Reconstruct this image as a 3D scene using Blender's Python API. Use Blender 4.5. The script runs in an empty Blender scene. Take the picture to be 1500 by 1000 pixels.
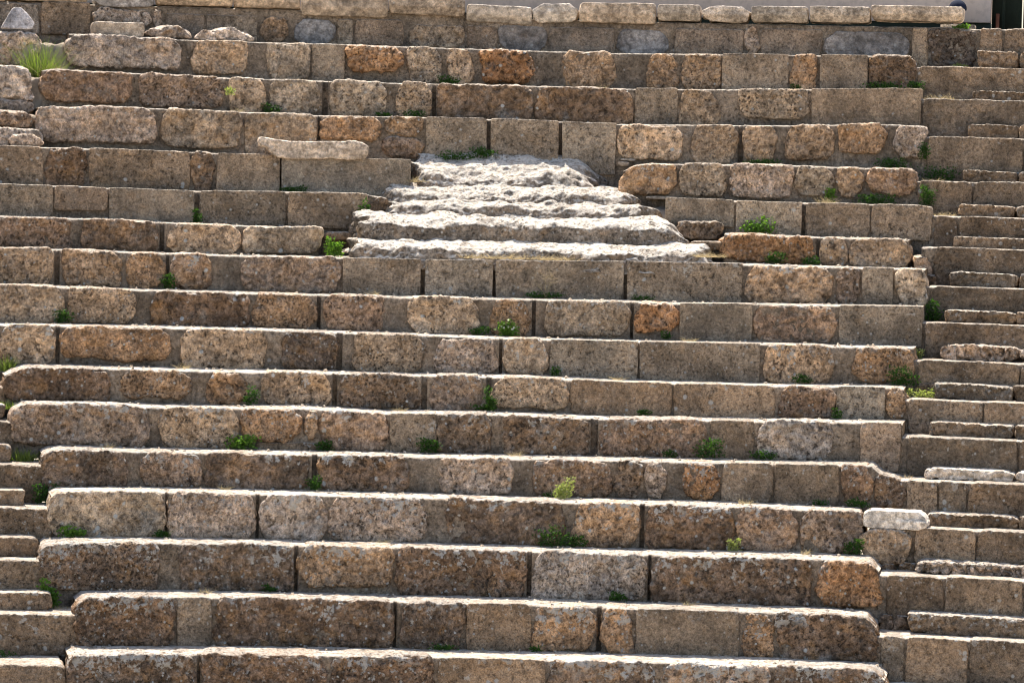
import bpy, math, random
import numpy as np
from mathutils import Matrix, Vector

# ------------------------------------------------------------------ camera, world, sun
SC = bpy.context.scene
COL = SC.collection
F = 5735.0                      # focal length in photo pixels (photo 1500 x 1000)
EYE_Z = 5.2
PITCH = math.atan(250.0 / F)
ROLL = 0.0225
SUN_EL, SUN_AZ = 61.0, -17.0    # behind the seats, a little to the left
EXPOSURE = 1.10

_f = np.array([0, math.cos(PITCH), -math.sin(PITCH)])
_r0 = np.array([1.0, 0, 0]); _u0 = np.array([0, math.sin(PITCH), math.cos(PITCH)])
_r = _r0 * math.cos(ROLL) + _u0 * math.sin(ROLL)
_u = _u0 * math.cos(ROLL) - _r0 * math.sin(ROLL)
cam = bpy.data.cameras.new('camera')
cam_o = bpy.data.objects.new('camera', cam); COL.objects.link(cam_o)
cam.sensor_fit = 'HORIZONTAL'; cam.sensor_width = 36.0; cam.lens = 36.0 * F / 1500.0
cam.clip_start = 0.5; cam.clip_end = 4000
M = Matrix.Identity(4)
for i in range(3):
    M[i][0], M[i][1], M[i][2] = _r[i], _u[i], -_f[i]
M[0][3], M[1][3], M[2][3] = 0, 0, EYE_Z
cam_o.matrix_world = M
SC.camera = cam_o

W = bpy.data.worlds.new('World'); SC.world = W; W.use_nodes = True
wn = W.node_tree.nodes
sky = wn.new('ShaderNodeTexSky'); sky.sky_type = 'NISHITA'; sky.sun_disc = False
sky.sun_elevation = math.radians(SUN_EL); sky.sun_rotation = math.radians(SUN_AZ)
sky.dust_density = 2.5; sky.air_density = 1.0; sky.ozone_density = 0.6
W.node_tree.links.new(sky.outputs[0], wn['Background'].inputs[0])
wn['Background'].inputs[1].default_value = 0.13
sl = bpy.data.lights.new('sun', 'SUN'); sl.energy = 5.0; sl.angle = math.radians(0.53)
sl.color = (1.0, 0.94, 0.85)
so = bpy.data.objects.new('sun', sl); COL.objects.link(so)
az, el = math.radians(SUN_AZ), math.radians(SUN_EL)
to_sun = Vector((math.sin(az) * math.cos(el), math.cos(az) * math.cos(el), math.sin(el)))
so.rotation_euler = to_sun.to_track_quat('Z', 'Y').to_euler()
so.location = (-10, 60, 40)
SC.view_settings.view_transform = 'Standard'; SC.view_settings.look = 'None'
SC.view_settings.exposure = EXPOSURE; SC.view_settings.gamma = 1.0
SC.view_settings.use_curve_mapping = False
SC.render.engine = 'CYCLES'
SC.cycles.max_bounces = 5; SC.cycles.diffuse_bounces = 3; SC.cycles.filter_width = 1.15

rnd = random.Random(7)
rng = np.random.default_rng(11)

# ------------------------------------------------------------------ geometry of the cavea
CY = 13.0                       # centre of the seat circles, in front of the camera
TREAD = 0.72
def RAD(n): return 35.25 - TREAD * n          # radius of the riser of row n (0 = top seat row)

def ray(px, py):
    d = _f + _r * ((px - 750.0) / F) + _u * ((500.0 - py) / F)
    return d
def cyl(px, py, R):
    """point of the photo (px,py) on the vertical cylinder of radius R -> (theta, z)"""
    d = ray(px, py)
    a = d[0] ** 2 + d[1] ** 2; b = -2 * d[1] * CY; c = CY * CY - R * R
    t = (-b + math.sqrt(b * b - 4 * a * c)) / (2 * a)
    p = d * t
    return math.atan2(p[0], p[1] - CY), p[2] + EYE_Z
def world(th, R, z):
    return np.stack([R * np.sin(th), CY + R * np.cos(th), z + 0 * th], -1)

# ------------------------------------------------------------------ noise
_perm = rng.permutation(256).astype(np.int32); _perm = np.concatenate([_perm, _perm, _perm])
_g = rng.normal(size=(256, 3)).astype(np.float32); _g /= np.linalg.norm(_g, axis=1)[:, None]
def perlin(p):
    p = np.asarray(p, np.float32)
    i = np.floor(p).astype(np.int32); f = p - i; i &= 255
    u = f * f * f * (f * (f * 6 - 15) + 10)
    out = 0
    for dx in (0, 1):
        wx = u[:, 0] if dx else 1 - u[:, 0]
        for dy in (0, 1):
            wy = u[:, 1] if dy else 1 - u[:, 1]
            for dz in (0, 1):
                wz = u[:, 2] if dz else 1 - u[:, 2]
                h = _perm[_perm[_perm[(i[:, 0] + dx) & 255] + ((i[:, 1] + dy) & 255)] + ((i[:, 2] + dz) & 255)]
                g = _g[h]
                out = out + wx * wy * wz * (g[:, 0] * (f[:, 0] - dx) + g[:, 1] * (f[:, 1] - dy) + g[:, 2] * (f[:, 2] - dz))
    return out * 1.6

# ------------------------------------------------------------------ mesh / object helpers
def mesh_from(name, co, quads, mat, smooth=True, tris=None):
    me = bpy.data.meshes.new(name)
    co = np.asarray(co, np.float32); quads = np.asarray(quads, np.int32).reshape(-1, 4)
    nt = 0 if tris is None else len(tris)
    me.vertices.add(len(co)); me.vertices.foreach_set('co', co.ravel())
    nl = len(quads) * 4 + nt * 3
    me.loops.add(nl); me.polygons.add(len(quads) + nt)
    vi = quads.ravel(); ls = np.arange(len(quads), dtype=np.int32) * 4
    if nt:
        tr = np.asarray(tris, np.int32).reshape(-1, 3)
        ls = np.concatenate([ls, len(quads) * 4 + np.arange(nt, dtype=np.int32) * 3]); vi = np.concatenate([vi, tr.ravel()])
    me.loops.foreach_set('vertex_index', vi); me.polygons.foreach_set('loop_start', ls)
    me.update(calc_edges=True); me.validate()
    if smooth: me.polygons.foreach_set('use_smooth', np.ones(len(me.polygons), bool))
    if mat: me.materials.append(mat)
    return me
def link(name, me, parent=None, color=None):
    o = bpy.data.objects.new(name, me); COL.objects.link(o)
    if parent is not None: o.parent = parent
    if color is not None: o.color = color
    return o
def tag(o, label=None, cat=None, group=None, kind=None):
    if label: o['label'] = label
    if cat: o['category'] = cat
    if group: o['group'] = group
    if kind: o['kind'] = kind
    return o
def thing(name, label, cat, group=None):
    o = bpy.data.objects.new(name, None); COL.objects.link(o); o.empty_display_size = 0.2
    return tag(o, label, cat, group)

# ------------------------------------------------------------------ materials
class NT:
    def __init__(s, name):
        s.m = bpy.data.materials.new(name); s.m.use_nodes = True
        s.t = s.m.node_tree; s.n = s.t.nodes; s.b = s.n['Principled BSDF']
        s.b.inputs['Roughness'].default_value = 0.95
        s.b.inputs['Specular IOR Level'].default_value = 0.12
    def new(s, t, **k):
        o = s.n.new(t)
        for a, v in k.items(): setattr(o, a, v)
        return o
    def set(s, sock, v):
        if isinstance(v, bpy.types.NodeSocket): s.t.links.new(v, sock)
        else: sock.default_value = v
    def math(s, op, a, b=0.0, clamp=False):
        o = s.new('ShaderNodeMath', operation=op, use_clamp=clamp); s.set(o.inputs[0], a); s.set(o.inputs[1], b); return o.outputs[0]
    def noise(s, vec, scale, detail=4, rough=0.6, dist=0.0):
        o = s.new('ShaderNodeTexNoise'); s.set(o.inputs['Vector'], vec)
        o.inputs['Scale'].default_value = scale; o.inputs['Detail'].default_value = detail
        o.inputs['Roughness'].default_value = rough; o.inputs['Distortion'].default_value = dist
        return o.outputs[0]
    def voro(s, vec, scale, feature='F1'):
        o = s.new('ShaderNodeTexVoronoi', feature=feature); s.set(o.inputs['Vector'], vec); o.inputs['Scale'].default_value = scale
        return o
    def step(s, v, lo, hi, a=0.0, b=1.0):
        o = s.new('ShaderNodeMapRange', interpolation_type='SMOOTHSTEP'); s.set(o.inputs[0], v)
        s.set(o.inputs[1], lo); s.set(o.inputs[2], hi); s.set(o.inputs[3], a); s.set(o.inputs[4], b); return o.outputs[0]
    def mix(s, fac, a, b, mode='MIX'):
        o = s.new('ShaderNodeMix', data_type='RGBA', blend_type=mode); s.set(o.inputs[0], fac)
        for i, v in ((6, a), (7, b)):
            if isinstance(v, tuple) and len(v) == 3: v = v + (1.0,)
            s.set(o.inputs[i], v)
        return o.outputs[2]
    def bump(s, h, strength, dist, prev=None):
        o = s.new('ShaderNodeBump'); o.inputs['Strength'].default_value = strength; o.inputs['Distance'].default_value = dist
        s.set(o.inputs['Height'], h)
        if prev is not None: s.set(o.inputs['Normal'], prev)
        return o.outputs[0]
    def pos(s):
        g = s.new('ShaderNodeNewGeometry'); return g.outputs['Position']
    def out(s, col, nrm=None):
        s.set(s.b.inputs['Base Color'], col)
        if nrm is not None: s.set(s.b.inputs['Normal'], nrm)
        return s.m

def mat_stone(name, pit=1.0, patch=1.0, grain=1.0, lichen=1.0, ochre=0.35, mottle=1.0, worn=0.65, wlo=0.6, whi=0.9, wb=1.0):  # worn: top wear together with sunlight painted into upward-facing colour
    """weathered stone: own colour comes from the object colour, lichen amount from its alpha"""
    k = NT(name); p = k.pos()
    oi = k.new('ShaderNodeObjectInfo'); base = oi.outputs['Color']; al = oi.outputs['Alpha']
    vs = k.new('ShaderNodeVectorMath', operation='SCALE'); k.set(vs.inputs[0], p); k.set(vs.inputs['Scale'], k.step(oi.outputs['Random'], 0.0, 1.0, 0.62, 1.35)); p = vs.outputs[0]
    tc = k.new('ShaderNodeTexCoord'); gz = k.new('ShaderNodeSeparateXYZ'); k.set(gz.inputs[0], tc.outputs['Generated'])
    big = k.noise(p, 2.6, 4, 0.6); mid = k.noise(p, 8.5, 4, 0.68); small = k.noise(p, 30, 3, 0.7); fine = k.noise(p, 95, 2, 0.6)
    v = k.math('MULTIPLY', k.step(big, 0.34, 0.66, 0.66, 1.28), k.step(k.noise(p, 14.5, 4, 0.66, 0.3), 0.33, 0.67, 1 - 0.40 * mottle, 1 + 0.38 * mottle))
    vv = k.new('ShaderNodeCombineColor'); [k.set(vv.inputs[i], v) for i in range(3)]
    c = k.mix(1.0, base, vv.outputs[0], 'MULTIPLY')
    hue = k.noise(p, 5.2, 3, 0.6, 0.6)
    c = k.mix(k.math('MULTIPLY', k.step(hue, 0.5, 0.68), ochre), c, (0.44, 0.235, 0.085))
    gre = k.noise(p, 6.3, 4, 0.65, 0.4)
    c = k.mix(k.math('MULTIPLY', k.step(gre, 0.54, 0.7), 0.5 * patch), c, (0.29, 0.265, 0.225))
    c = k.mix(k.math('MULTIPLY', k.step(mid, 0.53, 0.68), 0.62 * patch), c, (0.085, 0.062, 0.043))
    # grain
    gv = k.step(small, 0.3, 0.7, 0.72, 1.28)
    ga = max(1.0, grain * 1.5 - 0.5)
    g2 = k.step(fine, 0.3, 0.7, 1 - 0.22 * ga, 1 + 0.24 * ga)
    gv = k.math('MULTIPLY', gv, g2)
    gm = k.new('ShaderNodeCombineColor'); [k.set(gm.inputs[i], gv) for i in range(3)]
    c = k.mix(min(grain, 1.0), c, k.mix(1.0, c, gm.outputs[0], 'MULTIPLY'))
    # tops worn pale by feet and rain, plus sunlight painted on upward faces
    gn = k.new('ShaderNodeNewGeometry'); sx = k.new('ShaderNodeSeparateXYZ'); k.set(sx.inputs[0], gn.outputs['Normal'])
    worn_sun = k.math('MULTIPLY', k.step(sx.outputs[2], wlo, whi), k.step(mid, 0.66, 0.45, 0.3 * worn, worn))
    c = k.mix(worn_sun, c, k.mix(k.step(small, 0.35, 0.65), (0.43 * wb, 0.37 * wb, 0.30 * wb), (0.58 * wb, 0.52 * wb, 0.44 * wb)))
    # holes
    wv = k.noise(p, 24, 2, 0.5)
    pv = k.voro(k.mix(0.06, p, k.mix(1.0, (0, 0, 0), wv, 'ADD')), 17).outputs['Distance']
    hole = k.math('MULTIPLY', k.step(pv, 0.34, 0.16), k.step(k.noise(p, 2.7, 3), 0.47, 0.6))
    hole2 = k.step(small, 0.40, 0.31)
    rv = k.math('FRACT', k.math('MULTIPLY', oi.outputs['Random'], 17.3))
    hh = k.math('MULTIPLY', k.math('MAXIMUM', hole, hole2), k.math('MULTIPLY', k.math('ADD', 0.25, k.math('MULTIPLY', rv, 1.1)), pit), True)
    c = k.mix(k.math('MULTIPLY', hh, 0.78), c, (0.05, 0.036, 0.024))
    # black lichen, white lichen
    bl = k.noise(p, 19, 3, 0.65, 0.5); blm = k.noise(p, 3.1, 2)
    blk = k.math('MULTIPLY', k.step(bl, 0.55, 0.63), k.math('MULTIPLY', k.step(blm, 0.42, 0.6), al))
    c = k.mix(k.math('MULTIPLY', blk, 0.85 * lichen), c, (0.035, 0.031, 0.027))
    wl = k.noise(p, 13, 4, 0.7, 0.15); wm = k.noise(p, 2.3, 2, 0.5)
    alt = k.math('MULTIPLY', al, k.step(gz.outputs[2], 0.35, 0.95, 0.65, 1.75))
    thr = k.math('SUBTRACT', 0.70, k.math('MULTIPLY', alt, 0.14))
    wk = k.math('MULTIPLY', k.step(wl, thr, k.math('ADD', thr, 0.045)), k.step(wm, 0.4, 0.55))
    sp = k.voro(p, 17).outputs['Distance']; spc = k.voro(p, 17).outputs['Color']
    sep = k.new('ShaderNodeSeparateColor'); k.set(sep.inputs[0], spc)
    spk = k.math('MULTIPLY', k.step(k.math('ADD', sp, k.math('MULTIPLY', small, 0.5)), 0.60, 0.42), k.math('LESS_THAN', sep.outputs[0], k.math('ADD', k.math('MULTIPLY', al, 0.20), 0.01)))
    lm = k.math('MAXIMUM', k.math('MULTIPLY', wk, 0.8), spk)
    c = k.mix(k.math('MULTIPLY', lm, lichen), c, k.mix(k.noise(p, 40, 2), (0.40, 0.36, 0.30), (0.62, 0.60, 0.55)))
    h = k.math('ADD', k.math('MULTIPLY', small, 1.0), k.math('MULTIPLY', fine, 0.45))
    h = k.math('SUBTRACT', h, k.math('MULTIPLY', hh, 0.8))
    h = k.math('ADD', h, k.math('MULTIPLY', mid, 0.8))
    return k.out(c, k.bump(h, min(1.0, 0.9 * grain), 0.03))

def mat_simple(name, col, var=0.25, scale=8.0, rough=0.9, bump=0.3, col2=None, transl=0.0):
    k = NT(name); p = k.pos()
    n = k.noise(p, scale, 5, 0.65); f = k.noise(p, scale * 9, 3, 0.6)
    a = tuple(x * (1 - var) for x in col); b = tuple(min(1, x * (1 + var)) for x in (col2 or col))
    c = k.mix(k.step(n, 0.3, 0.7), a, b)
    c = k.mix(k.math('MULTIPLY', k.step(f, 0.45, 0.65), 0.3), c, tuple(x * 0.6 for x in col))
    k.b.inputs['Roughness'].default_value = rough
    return k.out(c, k.bump(k.math('ADD', n, k.math('MULTIPLY', f, 0.6)), bump, 0.02) if bump else None)

def mat_leaf(name, c1, c2, tint=(1.0, 1.15, 0.5)):
    k = NT(name); oi = k.new('ShaderNodeObjectInfo')
    n = k.noise(k.pos(), 60, 1, 0.5)
    c = k.mix(k.step(n, 0.3, 0.7), c1, c2)
    k.b.inputs['Roughness'].default_value = 0.6
    k.out(c)
    tr = k.new('ShaderNodeBsdfTranslucent'); k.set(tr.inputs[0], k.mix(1.0, c, tint, 'MULTIPLY'))
    mx = k.new('ShaderNodeMixShader'); mx.inputs[0].default_value = 0.45
    k.t.links.new(k.b.outputs[0], mx.inputs[1]); k.t.links.new(tr.outputs[0], mx.inputs[2])
    k.t.links.new(mx.outputs[0], k.n['Material Output'].inputs[0])
    return k.m

MAT = dict(
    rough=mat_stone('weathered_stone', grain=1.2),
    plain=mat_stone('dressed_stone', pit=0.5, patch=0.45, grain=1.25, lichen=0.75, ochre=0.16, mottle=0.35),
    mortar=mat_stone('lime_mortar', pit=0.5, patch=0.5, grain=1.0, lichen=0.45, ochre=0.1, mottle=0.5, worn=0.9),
    earth=mat_simple('packed_earth', (0.30, 0.245, 0.185), 0.25, 6, bump=0.7),
    ramp=mat_stone('eroded_limestone', pit=0.8, patch=1.0, grain=0.9, lichen=0.9, ochre=0.25, worn=0.92, wlo=0.38, whi=0.68, wb=1.2),  # treads whitened further: painted sunlight added to the wear
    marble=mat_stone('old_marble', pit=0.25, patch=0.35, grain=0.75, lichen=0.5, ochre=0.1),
    plaster=mat_simple('grey_plaster', (0.82, 0.715, 0.655), 0.04, 1.5, bump=0.15),
    ground=mat_simple('sandy_ground', (0.36, 0.30, 0.22), 0.2, 0.7, bump=0.4),
    door=mat_simple('dark_green_paint', (0.030, 0.040, 0.030), 0.2, 3, rough=0.6, bump=0.1),
    rust=mat_simple('rusty_post_paint', (0.20, 0.075, 0.04), 0.2, 10, rough=0.7, bump=0.2),
    tile=mat_simple('terracotta', (0.42, 0.22, 0.13), 0.2, 12),
    leaf=mat_leaf('leaf_green', (0.030, 0.075, 0.016), (0.075, 0.15, 0.03)),
    bright=mat_leaf('young_leaf_green', (0.10, 0.20, 0.03), (0.19, 0.31, 0.06)),
    grass=mat_leaf('grass_green', (0.11, 0.17, 0.03), (0.26, 0.29, 0.09)),
    dry=mat_leaf('dry_straw', (0.38, 0.30, 0.17), (0.52, 0.43, 0.27), (1.0, 0.95, 0.8)),
    yellow=mat_leaf('yellow_green_leaf', (0.26, 0.30, 0.10), (0.42, 0.42, 0.18)),
    petal=mat_leaf('white_petal', (0.75, 0.75, 0.72), (0.8, 0.8, 0.78)),
    cloth=mat_simple('navy_cloth', (0.014, 0.018, 0.035), 0.2, 20, bump=0.1),
    skin=mat_simple('skin', (0.42, 0.26, 0.18), 0.08, 8, rough=0.6, bump=0.05),
)

# ------------------------------------------------------------------ stone block
COLS = dict(o=(0.475, 0.315, 0.185), r=(0.46, 0.26, 0.13), t=(0.485, 0.36, 0.235), b=(0.385, 0.27, 0.18),
            d=(0.26, 0.180, 0.115), p=(0.53, 0.42, 0.315), s=(0.225, 0.168, 0.112), g=(0.34, 0.265, 0.182), h=(0.295, 0.222, 0.148),
            q=(0.29, 0.26, 0.225), m=(0.45, 0.44, 0.43), w=(0.62, 0.54, 0.43), c=(0.46, 0.385, 0.29), k=(0.33, 0.255, 0.18), n=(0.235, 0.165, 0.110))
#        material  r     low    mid   crease fine  corner
SHAPE = dict(o=('rough', .050, .038, .020, .024, .007, .09), r=('rough', .065, .046, .026, .030, .009, .11),
             t=('rough', .040, .030, .013, .014, .005, .08), b=('rough', .048, .038, .021, .024, .007, .08),
             d=('rough', .045, .036, .021, .024, .007, .06), p=('rough', .045, .036, .018, .022, .006, .08),
             g=('plain', .012, .006, .004, .004, .003, .008), h=('plain', .020, .010, .006, .007, .004, .02),
             s=('plain', .022, .012, .008, .010, .004, .03),
             q=('marble', .03, .02, .008, .006, .003, .12),
             m=('marble', .025, .012, .004, .003, .002, .05), w=('marble', .014, .018, .009, .010, .003, .05),
             c=('marble', .016, .008, .005, .006, .003, .015), k=('plain', .022, .010, .006, .006, .003, .02),
             n=('rough', .045, .036, .022, .026, .008, .05))

def axis(L, r, step, both=True):
    n = max(2, int(round((L - 2 * r) / step)))
    e = [0, 0.35 * r] if r > 0 else [0]
    a = e + list(np.linspace(r, L - r, n + 1)) + [L - x for x in reversed(e)]
    return np.array(a)

def block_mesh(name, L, H, Dp, kind, seed, res=0.017, slope=0.0, lump=1.0, rr=None, hfac=None, profile=None, back=False, corner=1.0):
    """rounded irregular block in local (s along, w depth, z up), bottom centre front at origin; returns local coords + quads"""
    _, r, a1, a2, a3, a4, ck = SHAPE[kind]
    if rr is not None: r = rr
    r = min(r, 0.42 * H, 0.42 * L)
    S = axis(L, r, res); Z = axis(H, r, res)
    nW = max(2, int((Dp - r) / (res * 1.7)))
    Wd = np.concatenate([[0, 0.35 * r], np.linspace(r, Dp, nW + 1)])
    ns, nz, nw = len(S), len(Z), len(Wd)
    def idx(i, j, k): return (i * nz + j) * nw + k
    fs = []
    I, J = np.meshgrid(np.arange(ns - 1), np.arange(nz - 1), indexing='ij'); I = I.ravel(); J = J.ravel()
    fs.append(np.stack([idx(I, J, 0), idx(I + 1, J, 0), idx(I + 1, J + 1, 0), idx(I, J + 1, 0)], 1))
    if back:
        e = nw - 1
        fs.append(np.stack([idx(I, J, e), idx(I, J + 1, e), idx(I + 1, J + 1, e), idx(I + 1, J, e)], 1))
    I, K = np.meshgrid(np.arange(ns - 1), np.arange(nw - 1), indexing='ij'); I = I.ravel(); K = K.ravel()
    j = nz - 1
    fs.append(np.stack([idx(I, j, K), idx(I + 1, j, K), idx(I + 1, j, K + 1), idx(I, j, K + 1)], 1))
    fs.append(np.stack([idx(I, 0, K), idx(I, 0, K + 1), idx(I + 1, 0, K + 1), idx(I + 1, 0, K)], 1))
    J, K = np.meshgrid(np.arange(nz - 1), np.arange(nw - 1), indexing='ij'); J = J.ravel(); K = K.ravel()
    fs.append(np.stack([idx(0, J, K), idx(0, J + 1, K), idx(0, J + 1, K + 1), idx(0, J, K + 1)], 1))
    i = ns - 1
    fs.append(np.stack([idx(i, J, K), idx(i, J, K + 1), idx(i, J + 1, K + 1), idx(i, J + 1, K)], 1))
    q = np.concatenate(fs)
    u, inv = np.unique(q.ravel(), return_inverse=True); q = inv.reshape(-1, 4)
    k = u % nw; j = (u // nw) % nz; i = u // (nw * nz)
    P = np.stack([S[i] - L / 2, Wd[k], Z[j] - H / 2], 1).astype(np.float64)
    a, b = L / 2, H / 2
    Q = P.copy()
    Q[:, 0] = np.clip(P[:, 0], -a + r, a - r); Q[:, 2] = np.clip(P[:, 2], -b + r, b - r)
    Q[:, 1] = np.clip(P[:, 1], r, Dp - r if back else None)
    D = P - Q; ln = np.linalg.norm(D, axis=1); ln[ln < 1e-9] = 1
    N = D / ln[:, None]
    P = Q + N * r
    rs = np.random.default_rng(seed)
    # corner wear and tilted ends
    c = rs.uniform(0.1, 1.5, 4) * ck * corner
    sx, sz = P[:, 0] >= 0, P[:, 2] >= 0
    cw = np.where(sx, np.where(sz, c[0], c[1]), np.where(sz, c[2], c[3]))
    amt = cw * (np.abs(P[:, 0]) / a) ** max(4, 6 * L / 0.6) * (np.abs(P[:, 2]) / b) ** 3
    P[:, 0] -= np.sign(P[:, 0]) * amt; P[:, 2] -= np.sign(P[:, 2]) * amt * np.where(sz, 0.45, 0.75)
    P[:, 1] += amt * 0.4
    tl = rs.uniform(-1, 1, 2) * ck * 0.4 * corner
    P[:, 0] += np.where(sx, tl[0], tl[1]) * (P[:, 2] / b) * (np.abs(P[:, 0]) / a) ** 2
    off = rs.uniform(0, 200, 3)
    X = P + off
    d = a1 * perlin(X * 3.1) + a2 * perlin(X * 9) + a4 * perlin(X * 30)
    cr = 1 - np.abs(perlin(X * 11 + 31)); d -= lump * a3 * np.clip(cr - 0.72, 0, 1) * 3.0
    pn = perlin(X * 19 + 77); d -= lump * a3 * 1.1 * np.clip(pn - 0.28, 0, 0.5) * 2.2
    d -= lump * a2 * 1.6 * np.clip(perlin(X * 5.5 + 5) - 0.25, 0, 1)
    up = np.clip(N[:, 2], 0, 1) * np.clip(P[:, 1] / 0.10, 0.25, 1); d = d * (1 - 0.7 * up) - 0.008 * up
    P += N * d[:, None]
    if profile is not None: P = profile(P, a, b)
    P[:, 2] += b + slope * P[:, 0]
    if hfac is not None: P[:, 2] *= np.interp(P[:, 0], np.linspace(-a, a, len(hfac)), hfac)
    return P, q

def stone_color(kind, lich, seed, var=0.09):
    rs = random.Random(seed * 31 + 5)
    c = COLS[kind]; c = (c[0] * 1.03, c[1] * 0.98, c[2] * 0.96); v = 1 + rs.uniform(-var, var); h = rs.uniform(-0.06, 0.06)
    return (c[0] * v * (1 + h), c[1] * v, c[2] * v * (1 - h), min(1.0, max(0.0, lich)))

_seed = [100]
def place_block(name, parent, kind, R, px0, px1, z0, z1, depth=0.40, prot=0.0, lich=0.3, slope_z=0.0, pym=None, **kw):
    """block on the cylinder R between photo columns px0..px1 (taken at height of the block), heights z0..z1"""
    _seed[0] += 1; sd = _seed[0]
    pym = 500 if pym is None else pym
    t0 = cyl(px0, pym, R)[0]; t1 = cyl(px1, pym, R)[0]
    L = (t1 - t0) * R; H = z1 - z0
    P, q = block_mesh(name, L, H, depth, kind, sd, slope=slope_z / max(L, 0.01), **kw)
    Rf = R - prot
    tm = (t0 + t1) / 2
    ori = world(np.array([tm]), Rf, np.array([z0]))[0]
    co = world(tm + P[:, 0] / R, Rf + P[:, 1], z0 + P[:, 2]) - ori
    me = mesh_from(name, co, q, MAT[SHAPE[kind][0]])
    o = link(name, me, parent, stone_color(kind, lich, sd)); o.location = ori
    return o

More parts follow.
